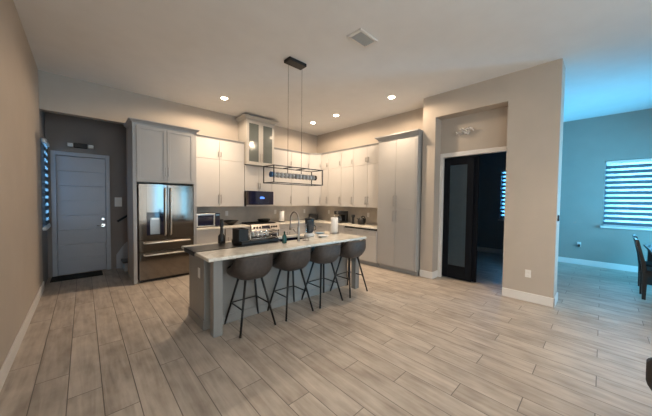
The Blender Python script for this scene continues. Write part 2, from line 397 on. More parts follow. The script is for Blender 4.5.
for n, (xa, xb, za, zb), YW in ((4, (.15, 1.35, .3, 2.6), YF), (5, (2.65, 3.25, .02, 2.6), YF), (7, (3.92, 4.25, .02, 2.6), YF), (6, (6.6, 8.7, .03, 2.6), -2.45)):  # first of these is invented, an opening for the rear fill light
    f = MB(); t = .05
    for a, b in ((xa, xa+t), (xb-t, xb)): f.box(a, b, YW-.12, YW-.07, za, zb)
    for a, b in ((za, za+t), (zb-t, zb)): f.box(xa, xb, YW-.12, YW-.07, a, b)
    o = struct('window_%d' % n, f, 'black_frame'); struct('glass_pane', MB().box(xa+t, xb-t, YW-.1, YW-.094, za+t, zb-t), 'clear_glass', o)
def zebra_blind(x, w, inward, label, nb, duty=.6):
    y0, y1, z0, z1 = w; th = thing('zebra_blind', label, 'window blind', (x, (y0+y1)/2, z0)); h = (y1-y0)/2-.012; H = z1-z0
    MB().box(-.03, .03, -h, h, H-.07, H-.005, .012, 2).build('headrail', 'white_trim', th)
    f = MB(); p = (H-.09)/nb
    for i in range(nb): f.box(-.002, .002, -h, h, .02+i*p, .02+i*p+p*duty)
    f.build('fabric_bands', 'blind_fabric', th)
    c = MB()
    for i in range(nb): c.box(-.0005, .0005, -h, h, .02+i*p+p*duty, .02+(i+1)*p)
    c.build('sheer_bands', 'sheer_fabric', th)
    MB().box(-.012, .012, -h, h, 0.002, .022, .006, 2).build('bottom_rail', 'white_trim', th)
zebra_blind(XL+.034, WIN_F, 1, 'narrow banded blind on the foyer side window left of the front door', 11)
zebra_blind(XD+.06, WIN_D, -1, 'wide banded blind glowing in the window above the dining table', 12)
zebra_blind(XD+.06, WIN_O, -1, 'banded blind in the dark room seen through the sliding door opening', 12)

# stairs behind the refrigerator, at the right of the front door
th = thing('staircase', 'dim stairs with white skirt board rising right of the front door', 'staircase', (.52, 6.95, 0))
f = MB(); tr = MB()
for i in range(7):
    f.box(.08+i*.25, .08+(i+1)*.25, -.20, .185, 0, .17*(i+1)); tr.box(.055+i*.25, .08+(i+1)*.25, -.215, .185, .17*(i+1), .17*(i+1)+.03)
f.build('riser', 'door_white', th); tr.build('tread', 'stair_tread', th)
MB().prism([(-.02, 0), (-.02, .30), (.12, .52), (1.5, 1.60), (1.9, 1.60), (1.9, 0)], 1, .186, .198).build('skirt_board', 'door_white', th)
r = MB(); r.tube([(.0, .13, 1.02), (1.6, .13, 2.15)], .022); r.tube([(.05, .13, 1.05), (.05, .19, 1.05)], .008)
r.build('handrail', 'black_metal', th)
tag(MB().box(-.06, .06, -.006, .006, -.10, .10, .002).build('switch_plate', 'white_plastic', None, (.545, 7.143, 1.44)), 'light switch plate on the dark wall right of the front door', 'light switch')
th = thing('emergency_light', 'black wall unit with two pale end lamps above the front door', 'emergency light', (-.03, 7.15, 2.55))
MB().box(-.10, .10, -.07, 0, -.045, .045, .008).build('housing', 'black_plastic', th)
for sx in (-1, 1): MB().box(sx*.105, sx*.19, -.08, -.005, -.035, .035, .012, 2).build('lamp_head', 'white_plastic', th)
tag(MB().box(-.36, .36, -.20, .20, 0, .014, .004).build('doormat', 'doormat', None, (-.10, 6.90, 0)), 'black doormat on the floor before the front door', 'doormat')

# ------------------------------------------------------------------ ceiling fixtures
WORDS = ['round recessed ceiling light above the refrigerator side, leftmost of the four', 'recessed ceiling light nearest the kitchen back corner',
         'recessed ceiling light second from the kitchen back corner', 'recessed ceiling light nearest the tall pantry and partition wall']
def downlight(x, y, watts, label, cone=176, blend=.25):
    th = thing('recessed_light', label, 'ceiling light', (x, y, ZC), 0, 'recessed ceiling lights')
    MB().lathe([(.062, -.001), (.062, -.008), (.085, -.008), (.09, -.001)], n=28, cap=False).build('trim_ring', 'white_trim', th)
    MB().lathe([(.061, -.003), (.060, -.010), (.045, -.018), (.02, -.022), (.001, -.023)], n=28).build('lens', 'lamp_glow', th)
    l = bpy.data.lights.new('downlight_beam', 'SPOT'); l.energy = watts; l.color = WARM; l.spot_size = math.radians(cone); l.spot_blend = blend; l.shadow_soft_size = .06
    o = bpy.data.objects.new('downlight_beam', l); COL.objects.link(o); o.location = (0, 0, -.09); o.parent = th
    if cone == 176 and y > 0:
        l.energy = .66*watts; b = bpy.data.lights.new('downlight_core', 'SPOT'); b.energy = 1.5*watts; b.color = WARM; b.spot_size = math.radians(100); b.spot_blend = 1; b.shadow_soft_size = .05
        o = bpy.data.objects.new('downlight_core', b); COL.objects.link(o); o.location = (0, 0, -.09); o.parent = th
for (x, y, w), lb in zip(SPOTS, WORDS): downlight(x, y, w, lb)
for (x, y, w), lb in zip(FILL_SPOTS, ['front left', 'front right', 'rear left', 'rear right']): downlight(x, y, w, 'added unseen fill downlight behind the viewer, %s of the living area' % lb, *((125, .7) if lb == 'front right' else (176, .25)))
th = thing('ceiling_vent', 'square white air vent with louvres in the ceiling', 'air vent', (2.60, 2.13, ZC))
f = MB(); a, b = .175, .11
f.box(-a, a, -a*.62, -b*.62-.01, -.02, 0, .003); f.box(-a, a, b*.62+.01, a*.62, -.02, 0, .003); f.box(-a, -a+.04, -.1, .1, -.02, 0, .003); f.box(a-.04, a, -.1, .1, -.02, 0, .003)
f.build('frame', 'white_trim', th)
for i in range(6):
    MB().box(-.135, .135, -.003, .003, -.014, .014, mtx=Matrix.Translation((0, -.066+i*.0264, -.012)) @ Matrix.Rotation(.7, 4, 'X')).build('louvre', 'glass_cabinet_paint', th)
MB().box(-.135, .135, -.078, .078, -.002, 0).build('duct_shade_plate', 'duct_shade', th)  # dark plate painted in for the shade inside the duct

# pendant over the island
th = thing('pendant_light', 'black rectangular frame pendant with a row of glass rings above the island', 'pendant light', (2.33, 3.19, 1.765))
HT = ZC-1.765
MB().box(-.155, .155, -.075, .075, HT-.045, HT, .004).build('canopy', 'black_metal', th)
for x in (-.125, .125): MB().tube([(x, 0, .235), (x, 0, HT-.04)], .0024, 6).build('suspension_rod', 'black_metal', th)
f = MB(); L2, W2, H2, b = .445, .135, .232, .006
for z in (0, H2):
    for y in (-W2, W2): f.box(-L2-b, L2+b, y-b, y+b, z-b, z+b)
    for x in (-L2, L2): f.box(x-b, x+b, -W2, W2, z-b, z+b)
for x in (-L2, L2):
    for y in (-W2, W2): f.box(x-b, x+b, y-b, y+b, 0, H2)
for x in (-.125, .125): f.box(x-b*.8, x+b*.8, -W2, W2, H2-b, H2+b); f.box(x-.004, x+.004, -.004, .004, .15, H2)
f.build('frame', 'black_metal', th)
RX = Matrix.Rotation(PI/2, 4, 'Y')
MB().tube([(-.40, 0, .118), (.40, 0, .118)], .008, 8).build('lamp_bar', 'chrome', th)
for i in range(12):
    MB().lathe([(.018, -.020), (.040, -.012), (.043, .012), (.018, .020)], n=16, mtx=Matrix.Translation((-.36+i*.0655, 0, .118)) @ RX).build('glass_ring', 'crystal', th)
for x, mm in ((-.405, 'bluish_crystal'), (.405, 'black_metal')):
    MB().lathe([(.040, -.012), (.040, .012)], n=16, mtx=Matrix.Translation((x, 0, .118)) @ RX).build('end_cap', mm, th)

# crystal drops shaped to stand for a chandelier reflection above the sliding door
th = thing('crystal_reflection', 'small crystal cluster modelled for a chandelier reflection on the shaded wall above the dark sliding door', 'reflection stand-in', (NX, 1.80, 2.84))
MB().lathe([(.05, 0), (.05, .015), (.02, .03)], mtx=Matrix.Rotation(-PI/2, 4, 'Y')).build('back_plate', 'chrome', th)
c = MB(); rnd = random.Random(3)
for i in range(46):
    y, z, s = rnd.uniform(-.15, .15), rnd.uniform(-.06, .06), rnd.uniform(.013, .022)
    if (y/.16)**2 + (z/.075)**2 > 1: continue
    x = -.03 - rnd.uniform(0, .05); c.lathe([(.001, -s), (s*.8, 0), (.001, s)], (x, y, z), n=6)
c.build('crystal_drops', 'chrome', th)
w = MB()
for i in range(7):
    a = 2*PI*i/7; w.tube([(-.02, 0, 0), (-.05, .12*math.cos(a), .05*math.sin(a))], .003, 5)
w.build('arms', 'chrome', th)

# ------------------------------------------------------------------ cabinets (local x to the right, local -y out of the front)
def bar_handle(parent, x, z, ln, vertical=True, y=0.0):
    h = MB(); r = .0065; o = y-.032
    if vertical:
        h.box(x-.007, x+.007, o-.006, o+.006, z-ln/2, z+ln/2, .002)
        for q in (z-ln*.38, z+ln*.38): h.box(x-.004, x+.004, o, y, q-.004, q+.004)
    else:
        h.box(x-ln/2, x+ln/2, o-.006, o+.006, z-.007, z+.007, .002)
        for q in (x-ln*.38, x+ln*.38): h.box(q-.004, q+.004, o, y, z-.004, z+.004)
    return h.build('handle', 'nickel', parent)
def door_leaf(parent, x0, x1, z0, z1, hx=None, hz=None, hl=.16, name='door', vertical=True, m='cabinet_paint', shaker=False):
    g = .0025; d = MB()
    d.box(x0+g, x1-g, -.020, 0, z0+g, z1-g, .0015)
    if shaker:
        s = .055
        for a, b, c, e in ((x0+g, x0+s, z0+g, z1-g), (x1-s, x1-g, z0+g, z1-g), (x0+s, x1-s, z0+g, z0+s), (x0+s, x1-s, z1-s, z1-g)): d.box(a, b, -.026, -.018, c, e, .001)
    o = d.build(name, m, parent)
    if hx is not None: bar_handle(o, hx, hz, hl, vertical, -.020 if not shaker else -.026)
    return o
def crown(parent, x0, x1, depth, z0, z1, flare, left=True, right=True, m='crown_paint'):
    # left/right: share of the flare on that end
    """cove crown: a band that leans out towards its top"""
    mb = MB(); f = flare
    def loop(k, z):
        return [mb.bm.verts.new(p) for p in ((x0-k*left, -k, z), (x1+k*right, -k, z), (x1+k*right, depth, z), (x0-k*left, depth, z))]
    h = z1-z0; ls = [loop(.002, z0), loop(.006, z0+h*.25), loop(f*.55, z0+h*.6), loop(f, z0+h*.8), loop(f, z1)]
    for A, B in zip(ls, ls[1:]): mb._skin(A, B, False)
    mb.bm.faces.new(ls[0][::-1]); mb.bm.faces.new(ls[-1])
    return mb.build('crown_moulding', m, parent)

ZU0, ZU1, ZS = 1.355, 2.845, 2.41
def wall_cabinet(label, loc, rz, width, depth, cols, z0=ZU0, z1=ZU1, split=ZS, sides=(False, False), crn=True, cut=(0, 0)):
    """cols: list of (x0, x1, handle_x)"""
    th = thing('wall_cabinet', label, 'kitchen cabinet', (loc[0], loc[1], z0), rz, 'upper kitchen cabinets')
    MB().box(.001, width-.001, .001, depth, 0, z1-z0).build('body', 'cabinet_paint', th)
    for x0, x1, hx in cols:
        if split: 
            door_leaf(th, x0, x1, .0, split-z0, hx, .17, .20); door_leaf(th, x0, x1, split-z0, z1-z0, hx, split-z0+.12, .11)
        else: door_leaf(th, x0, x1, 0, z1-z0, hx, .13, .14)
    if crn: crown(th, cut[0], width-cut[1], depth, z1-z0, z1-z0+.055, .03, *sides)
    return th
DY = .34
YU = YB-DY-.01
# around the refrigerator
th = thing('refrigerator_cabinet', 'tall grey cabinet surround enclosing the refrigerator with two doors above', 'kitchen cabinet', (.63, 5.62, 0))
FD = .665
MB().box(0, .055, 0, FD, 0, 2.83, .002).build('side_panel', 'tall_paint', th); MB().box(.985, 1.04, 0, FD, 0, 2.83, .002).build('side_panel', 'tall_paint', th)
MB().box(.055, .985, .001, FD, 1.815, 2.83).build('body', 'tall_paint', th)
door_leaf(th, .055, .52, 1.82, 2.81, .497, 2.02, .17, shaker=True, m='tall_paint'); door_leaf(th, .52, .985, 1.82, 2.81, .543, 2.02, .17, shaker=True, m='tall_paint')
crown(th, 0, 1.04, FD, 2.83, 2.91, .055)
# uppers on the back wall
wall_cabinet('white upper cabinet pair between the refrigerator and the glass cabinet', (1.69, YU), 0, 1.155, DY, [(.06, .555, .525), (.555, 1.15, .585)], cut=(.05, 0))
th = thing('glass_cabinet', 'raised grey cabinet with two frosted glass doors near the ceiling', 'kitchen cabinet', (2.85, 5.85, 2.385))
GW, GH, GD = .755, 1.035, YB-5.86
b = MB(); b.box(0, .02, 0, GD, 0, GH); b.box(GW-.02, GW, 0, GD, 0, GH); b.box(.02, GW-.02, 0, GD, 0, .02); b.box(.02, GW-.02, 0, GD, GH-.02, GH); b.box(.02, GW-.02, GD-.02, GD, .02, GH-.02)
for z in (.34, .67): b.box(.02, GW-.02, .03, GD-.02, z, z+.015)
b.build('body', 'glass_cabinet_paint', th)
for x0, x1, hx in ((0, GW/2, GW/2-.03), (GW/2, GW, GW/2+.03)):
    d = MB(); g, s = .003, .06
    for a, b_, c, e in ((x0+g, x0+s, g, GH-g), (x1-s, x1-g, g, GH-g), (x0+s, x1-s, g, s), (x0+s, x1-s, GH-s, GH-g)): d.box(a, b_, -.022, 0, c, e, .001)
    d = d.build('door', 'glass_cabinet_paint', th); MB().box(x0+s-.005, x1-s+.005, -.013, -.008, s-.005, GH-s+.005).build('glass_panel', 'cabinet_glass', d)
    bar_handle(d, hx, .17, .20, True, -.022)
MB().box(-.01, GW+.01, -.03, .05, -.02, 0, .004).build('light_rail', 'glass_cabinet_paint', th)
crown(th, 0, GW, GD, GH, GH+.105, .08, m='glass_cabinet_paint')
wall_cabinet('short white cabinet pair over the microwave oven under the glass cabinet', (2.85, YU), 0, .75, DY, [(0, .375, .345), (.375, .75, .405)], 1.735, 2.36, None, crn=False)
wall_cabinet('white upper cabinet pair right of the glass cabinet on back wall', (3.605, YU), 0, 1.25, DY, [(0, .625, .585), (.625, 1.25, 1.21)])
# diagonal corner unit
XU = XR-DY-.01
th = thing('corner_cabinet', 'white diagonal upper cabinet in the kitchen back corner', 'kitchen cabinet', (4.857, YU, ZU0), 0, 'upper kitchen cabinets')
cx, cyy = XU-4.857, 5.675-YU
HB = ZU1-ZU0
MB().prism([(.002, .002), (cx, cyy+.002), (XR-4.86, cyy+.002), (XR-4.86, YB-YU-.003), (.002, YB-YU-.003)], 2, 0, HB).build('body', 'cabinet_paint', th)
ang = math.atan2(cyy, cx); DL = math.hypot(cx, cyy); RM = Matrix.Rotation(ang, 4, 'Z')
for z0, z1, hz, hl in ((0, ZS-ZU0, .17, .20), (ZS-ZU0, HB, ZS-ZU0+.12, .11)):
    d = MB(); d.box(.012, DL-.012, -.019, -.001, z0+.0025, z1-.0025, .0015, mtx=RM); d = d.build('door', 'cabinet_paint', th)
    h = MB(); h.box(DL-.05, DL-.036, -.055, -.043, hz-hl/2, hz+hl/2, .002, mtx=RM); h.box(DL-.047, DL-.039, -.05, -.019, hz-hl*.35, hz-hl*.35+.008, mtx=RM); h.box(DL-.047, DL-.039, -.05, -.019, hz+hl*.35-.008, hz+hl*.35, mtx=RM)
    h.build('handle', 'nickel', d)
cm = MB(); k = .03
prof = [(.002, 0), (.006, .014), (k*.55, .033), (k, .044), (k, .055)]
nrm = Vector((math.sin(ang), -math.cos(ang), 0)); ls = []
for kk, z in prof:
    o_ = nrm*kk; ls.append([cm.bm.verts.new(p) for p in ((0-.0, -kk, HB+z), (.0+.0+kk*.35, -kk, HB+z), (cx-kk, cyy-kk*.35, HB+z), (cx-kk, cyy, HB+z), (cx+.3, cyy, HB+z), (cx+.3, .33, HB+z), (0, .33, HB+z))])
for A, B in zip(ls, ls[1:]): cm._skin(A, B, False)
cm.bm.faces.new(ls[0][::-1]); cm.bm.faces.new(ls[-1]); cm.build('crown_moulding', 'crown_paint', th)
# right-hand wall (local x runs towards the viewer)
RZ = -PI/2
wall_cabinet('narrow white upper cabinet beside the diagonal corner unit', (XU, 5.672), RZ, .302, DY, [(0, .302, .26)])
wall_cabinet('single white upper cabinet second along the right wall from the corner', (XU, 5.368), RZ, .506, DY, [(0, .506, .465)])
wall_cabinet('single white upper cabinet above the coffee maker, third along right wall', (XU, 4.860), RZ, .438, DY, [(0, .438, .40)])
wall_cabinet('white upper cabinet pair above the kettle, next to the tall pantry', (XU, 4.420), RZ, .92, DY, [(0, .45, .41), (.45, .92, .49)], cut=(0, .07))
# pantry
th = thing('pantry_cabinet', 'tall grey pantry with four doors and long handles by the partition wall', 'kitchen cabinet', (4.88, 3.485, 0), RZ)
PD = XR-4.88-.005; PW = .945
MB().box(0, PW, .001, PD, .10, 2.83).build('body', 'tall_paint', th)
MB().box(.0, PW, .06, PD, 0, .10).build('toe_kick', 'crown_paint', th)
MB().box(PW-.045, PW, -.021, 0, .10, 2.83, .001).build('filler_strip', 'crown_paint', th)
for x0, x1, hx in ((0, .455, .42), (.455, .90, .49)):
    door_leaf(th, x0, x1, .11, 1.355, hx, 1.20, .25, m='tall_paint'); door_leaf(th, x0, x1, 1.355, 2.82, hx, 1.52, .25, m='tall_paint')
crown(th, 0, PW, PD, 2.83, 2.95, .075, 1, .38)

# base cabinets
def base_cabinet(label, loc, rz, width, depth, cols, drawers=True, h=.88):
    th = thing('base_cabinet', label, 'kitchen cabinet', (loc[0], loc[1], 0), rz, 'lower kitchen cabinets')
    MB().box(.001, width-.001, .001, depth, .10, h).build('body', 'cabinet_paint', th)
    MB().box(.001, width-.001, .06, depth, 0, .10).build('toe_kick', 'crown_paint', th)
    for x0, x1, hx in cols:
        if drawers: door_leaf(th, x0, x1, .70, h-.01, (x0+x1)/2, .79, min(.16, (x1-x0)*.5), 'drawer', False)
        door_leaf(th, x0, x1, .105, .70 if drawers else h-.01, hx, .60 if drawers else .72, .16)
    return th
YC, XC = 5.70, 4.86
base_cabinet('base cabinet under the microwave, left of the range', (1.68, YC), 0, .60, YB-YC-.005, [(0, .52, .48), (.52, .60, None)][:1], False)
base_cabinet('base cabinet with drawers directly left of the range', (2.285, YC), 0, .58, YB-YC-.005, [(0, .58, .05)])
base_cabinet('base cabinet with drawer directly right of the range', (3.645, YC), 0, .60, YB-YC-.005, [(0, .30, .26), (.30, .60, .34)])
base_cabinet('corner base cabinet in the kitchen back corner', (4.25, YC), 0, XR-4.25-.005, YB-YC-.005, [(0, .60, .05)])
base_cabinet('base cabinet with drawers under the coffee maker', (XC, YC-.005), RZ, 1.20, XR-XC-.005, [(0, .60, .55), (.60, 1.20, .65)])
th = base_cabinet('base cabinet under the kettle beside the pantry with black strip on top', (XC, 4.49), RZ, 1.0, XR-XC-.005, [(0, .45, .41), (.45, 1.0, .50)], True, .835)
MB().box(.0, 1.0, .015, .3, .835, .88).build('black_strip', 'black_plastic', th)  # solid black strip between the drawers and the worktop
# counters and backsplash
tag(MB().box(-.595, .595, -.32, .315, 0, .035, .004, 2).build('counter_top', 'pale_stone', None, (2.27, 5.98, .88)), 'pale stone counter run carrying the microwave, left of the range', 'countertop')
c = MB(); c.box(3.64, XR-.004, 5.66, YB-.004, 0, .035, .004, 2); c.box(4.82, XR-.004, 3.49, 5.66, 0, .035, .004, 2)
tag(c.build('counter_top', 'pale_stone', None, (0, 0, .88)), 'pale stone L-shaped counter carrying the coffee maker and kettle', 'countertop')
struct('trim_2', MB().box(1.68, XR-.012, YB-.012, YB, .915, 1.36), 'backsplash_tile')
struct('trim_3', MB().box(XR-.012, XR, 3.49, YB-.012, .915, 1.36), 'backsplash_tile')
def outlet(label, loc, rz):
    th = thing('wall_outlet', label, 'electrical outlet', loc, rz)
    MB().box(-.036, .036, -.006, 0, -.058, .058, .002).build('cover_plate', 'white_plastic', th)
    for z in (-.025, .025):
        MB().box(-.017, .017, -.009, -.004, z-.014, z+.014, .003).build('socket', 'white_trim', th)
outlet('white outlet on the backsplash right of the microwave', (2.555, YB-.012, 1.175), 0)
outlet('white outlet on the backsplash above the paper towels by the range', (3.93, YB-.012, 1.18), 0)
outlet('white outlet on the back wall backsplash nearest the corner', (4.97, YB-.012, 1.18), 0)
outlet('white outlet on the right backsplash left of the coffee maker', (XR-.012, 5.70, 1.165), RZ)
outlet('white outlet on the right backsplash above the kettle near the pantry', (XR-.012, 4.20, 1.15), RZ)
outlet('white outlet low on the beige partition wall right of the niche', (XP, .755, .43), RZ)
outlet('dark-plugged outlet low on the dining wall under the window', (XD, .372, .50), RZ)
tag(MB().box(-.03, .03, -.03, 0, -.03, .03, .006).build('plug_adapter', 'black_plastic', None, (XD-.009, .372, .485), ).copy() if False else MB().box(-.03, -.002, -.025, .025, -.03, .03, .006).build('plug_adapter', 'black_plastic', None, (XD-.008, .372, .475)), 'small black plug in the outlet under the dining window', 'plug')
th = thing('thermostat', 'small round dark control on the end of the partition wall', 'thermostat', (5.10, .45, 1.30))
MB().lathe([(.045, 0), (.045, .015), (.038, .022)], mtx=Matrix.Rotation(PI/2, 4, 'X')).build('dial', 'black_plastic', th)
MB().lathe([(.048, 0), (.048, .006)], mtx=Matrix.Rotation(PI/2, 4, 'X')).build('ring', 'nickel', th)

# ------------------------------------------------------------------ appliances
th = thing('refrigerator', 'stainless steel french door refrigerator with water dispenser and two drawers', 'refrigerator', (.705, 5.62, 0))
RW = .91
MB().box(.008, RW-.008, .07, .64, .03, 1.77, .004).build('body', 'black_plastic', th)
for x0, x1 in ((.003, RW/2-.003), (RW/2+.003, RW-.003)):
    if x0 < .1:
        d = MB(); dx0, dx1, dz0, dz1 = .125, .385, .85, 1.27
        d.box(x0, dx0, 0, .066, .765, 1.785, .006, 2); d.box(dx1, x1, 0, .066, .765, 1.785, .006, 2)
        d.box(dx0-.004, dx1+.004, .0008, .066, dz1, 1.784); d.box(dx0-.004, dx1+.004, .0008, .066, .766, dz0); d.box(dx0-.004, dx1+.004, .055, .066, dz0-.002, dz1+.002)
        d = d.build('door', 'stainless', th)
        p = MB(); p.box(dx0, dx1, .0, .012, dz1-.10, dz1); p.box(dx0, dx0+.05, 0, .012, dz0, dz1-.1); p.box(dx1-.05, dx1, 0, .012, dz0, dz1-.1); p.box(dx0, dx1, 0, .012, dz0, dz0+.012)
        p = p.build('dispenser_frame', 'black_glass', d)
        MB().box(dx0+.05, dx1-.05, .05, .056, dz0+.01, dz1-.1).build('dispenser_recess', 'nickel', d)
        MB().box(dx0+.07, dx1-.07, .012, .05, dz1-.14, dz1-.10, .004).build('dispenser_spout', 'stainless_light', d)
    else:
        d = MB().box(x0, x1, 0, .066, .765, 1.785, .006, 2).build('door', 'stainless', th)
    hx = RW/2 + (-.045 if x0 < .1 else .045)
    h = MB(); h.tube([(hx, 0, .84), (hx, -.05, .86), (hx, -.055, .90), (hx, -.055, 1.66), (hx, -.05, 1.70), (hx, 0, 1.72)], .013, 10); h.build('handle', 'stainless_light', d)
for z0, z1, hz in ((.555, .758, .715), (.045, .548, .495)):
    d = MB().box(.003, RW-.003, 0, .066, z0, z1, .006, 2).build('drawer', 'stainless', th)
    h = MB(); h.tube([(.08, 0, hz), (.08, -.045, hz), (.10, -.055, hz), (RW-.10, -.055, hz), (RW-.08, -.045, hz), (RW-.08, 0, hz)], .013, 10); h.build('handle', 'stainless_light', d)
MB().box(.02, RW-.02, .03, .6, 0, .045).build('base_grille', 'black_plastic', th)

th = thing('overhead_microwave', 'black-glass microwave with stainless edges mounted over the range', 'microwave', (2.86, 5.85, 1.355))
MB().box(0, .735, .012, YB-5.86, 0, .375, .004).build('body', 'stainless', th)
MB().box(.0, .735, -.012, .012, 0, .036, .003).build('lower_trim', 'stainless_light', th); MB().box(0, .05, -.012, .012, .036, .375, .003).build('side_trim', 'stainless', th)
d = MB().box(.052, .735, -.014, .010, .038, .372, .004).build('door', 'black_glass', th)
MB().box(.35, .47, -.0165, -.0145, .19, .225).build('display', 'display_blue', d)
MB().box(.36, .44, -.0165, -.0145, .226, .24).build('display', 'display_blue', d)

th = thing('range', 'stainless slide-in range with tilted front control panel', 'kitchen range', (2.873, 5.62, 0))
MB().box(0, .765, .04, .655, .02, .905, .003).build('body', 'stainless', th)
MB().box(.004, .761, .07, .65, .905, .918, .003).build('cooktop', 'black_glass', th)
g = MB()
for x in (.04, .28, .52):
    for a in (0, .10, .20): g.box(x+a-.006, x+a+.006, .12, .60, .93, .945)
    for y in (.13, .36, .59): g.box(x-.006, x+.206, y-.006, y+.006, .92, .945)
g.build('grates', 'black_metal', th)
p = MB(); p.prism([(-.03, .775), (.045, .775), (.075, .925), (.035, .925)], 0, 0, .765); p = p.build('control_panel', 'stainless_light', th)
TL = Matrix.Translation((0, 0.0025, .85)) @ Matrix.Rotation(-.41, 4, 'X')
MB().box(.27, .49, -.004, .003, -.035, .04, mtx=TL).build('display', 'black_glass', p)
for x in (.07, .145, .22, .54, .605, .67):
    MB().lathe([(.026, 0), (.024, .02), (.018, .028)], n=14, mtx=TL @ Matrix.Translation((x, 0, 0)) @ Matrix.Rotation(PI/2, 4, 'X')).build('knob', 'black_plastic', p)
d = MB().box(.01, .755, 0, .04, .20, .765, .005).build('oven_door', 'stainless', th)
MB().box(.10, .665, -.003, .002, .30, .66).build('oven_window', 'black_glass', d)
MB().tube([(.07, 0, .72), (.07, -.05, .72), (.695, -.05, .72), (.695, 0, .72)], .012).build('handle', 'stainless_light', d)
MB().box(.01, .755, 0, .04, .03, .19, .005).build('drawer', 'stainless', th)
tag(MB().lathe([(.10, 0), (.16, .025), (.175, .07), (.17, .075), (.155, .03), (.09, .012)], n=24, sy=.8).build('roasting_pan', 'black_metal', None, (3.45, 6.06, .9455)), 'black roasting pan on the rear of the range', 'pan')

th = thing('countertop_microwave', 'small stainless and black microwave on the counter beside the refrigerator', 'microwave', (1.715, 5.80, .915))
MB().box(0, .49, .02, .38, .012, .30, .006).build('body', 'black_plastic', th)
d = MB().box(0, .385, 0, .02, .014, .298, .004).build('door', 'stainless_light', th); MB().box(.03, .355, -.003, .002, .04, .26).build('window', 'black_glass', d)
MB().box(.365, .378, -.03, 0, .05, .26, .004).build('handle', 'chrome', d)
p = MB().box(.388, .49, 0, .02, .014, .298, .004).build('control_panel', 'black_glass', th); MB().box(.40, .478, -.002, .001, .245, .28).build('display', 'blue_ceramic', p)
for x in (.04, .45): MB().lathe([(.015, 0), (.015, .014)], (x, .06, 0), n=10).build('foot', 'black_plastic', th)

# ------------------------------------------------------------------ island
th = thing('kitchen_island', 'grey kitchen island base with square corner posts and seating overhang', 'kitchen island', (1.0, 2.86, 0))
b = MB(); b.box(.02, 2.44, .26, .815, .10, .67); b.box(.02, .98, .26, .815, .67, .883); b.box(1.70, 2.44, .26, .815, .67, .883); b.box(.98, 1.70, .26, .32, .67, .883); b.box(.98, 1.70, .76, .815, .67, .883); b.build('body', 'island_paint', th)
MB().box(.0, .02, .25, .825, 0, .883, .002).build('end_panel', 'island_paint', th); MB().box(2.44, 2.46, .25, .825, 0, .883, .002).build('end_panel', 'island_paint', th)
MB().box(.02, 2.44, .26, .76, 0, .10).build('toe_kick', 'island_paint', th)
for x in (.02, 2.40): MB().box(x, x+.10, .01, .11, 0, .883, .003).build('post', 'island_paint', th)
t = MB(); t.box(-.012, 0, .25, .825, 0, .11, .003); t.box(.0, 2.46, .248, .26, 0, .11, .003); t.build('base_trim', 'island_paint', th)
for i in range(4):
    x = .03+i*.6; door_leaf_parent = th
    d = MB().box(x, x+.59, .815, .835, .11, .875, .002).build('door', 'island_paint', th)
    h = MB(); h.box(x+.54, x+.553, .862, .872, .60, .76, .002); h.box(x+.543, x+.55, .835, .865, .62, .63); h.box(x+.543, x+.55, .835, .865, .73, .74); h.build('handle', 'nickel', d)
o = MB().box(-.006, 0, .385, .455, .58, .70, .002).build('outlet_cover', 'white_plastic', th)
SX0, SX1, SY0, SY1 = 2.00, 2.68, 3.20, 3.60
CX0, CX1, CY0, CY1 = .92, 3.50, 2.72, 3.72
c = MB()
v = []
Z0, Z1 = .884, .915
def frame_slab(mb, o, i, z0, z1):
    def L(r, z): return [mb.bm.verts.new(p) for p in ((r[0], r[2], z), (r[1], r[2], z), (r[1], r[3], z), (r[0], r[3], z))]
    ob, ot, ib, it = L(o, z0), L(o, z1), L(i, z0), L(i, z1)
    mb._skin(ob, ot, False); mb._skin(ib, it, False); mb._skin(ot, it, False); mb._skin(ob, ib, False)
    return ot
ot = frame_slab(c, (CX0, CX1, CY0, CY1), (SX0, SX1, SY0, SY1), Z0, Z1)
es = [e for e in c.bm.edges if all(any((w.co-q.co).length < 1e-6 for q in ot) for w in e.verts)]
bmesh.ops.bevel(c.bm, geom=es, offset=.005, segments=2, affect='EDGES')
tag(c.build('island_countertop', 'pale_stone'), 'pale veined stone worktop on the island', 'countertop')
s = MB(); s.box(SX0-.01, SX1+.01, SY0-.01, SY1+.01, .68, .69)
for a in ((SX0-.01, SX0, SY0-.01, SY1+.01), (SX1, SX1+.01, SY0-.01, SY1+.01), (SX0, SX1, SY0-.01, SY0), (SX0, SX1, SY1, SY1+.01)): s.box(*a, .69, .8835)
th = thing('kitchen_sink', 'dark sink basin set into the island worktop', 'sink', (0, 0, 0)); s.build('basin', 'black_glass', th)
MB().lathe([(.04, .69), (.04, .694), (.015, .692)], (2.34, 3.42, 0), n=16).build('drain', 'chrome', th)
th = thing('kitchen_faucet', 'tall gooseneck faucet with spring spray hose on the island', 'faucet', (2.33, 3.08, .915))
pts = [(0, 0, .02), (0, 0, .28)]
for i in range(1, 13):
    a = PI*i/12; pts.append((0, .105-.105*math.cos(a), .30+.13*math.sin(a)))
pts += [(0, .21, .24)]
MB().tube(pts, .011, 10).build('spout', 'nickel', th)
MB().tube([(0, .21, .25), (0, .21, .15)], .016, 10, .02).build('spray_head', 'nickel', th)
MB().lathe([(.026, 0), (.026, .01), (.016, .02), (.015, .20), (.012, .22)], n=16).build('base', 'nickel', th)
MB().tube([(-.02, 0, .13), (-.06, 0, .14), (-.10, .0, .19)], .007, 8).build('lever', 'nickel', th)
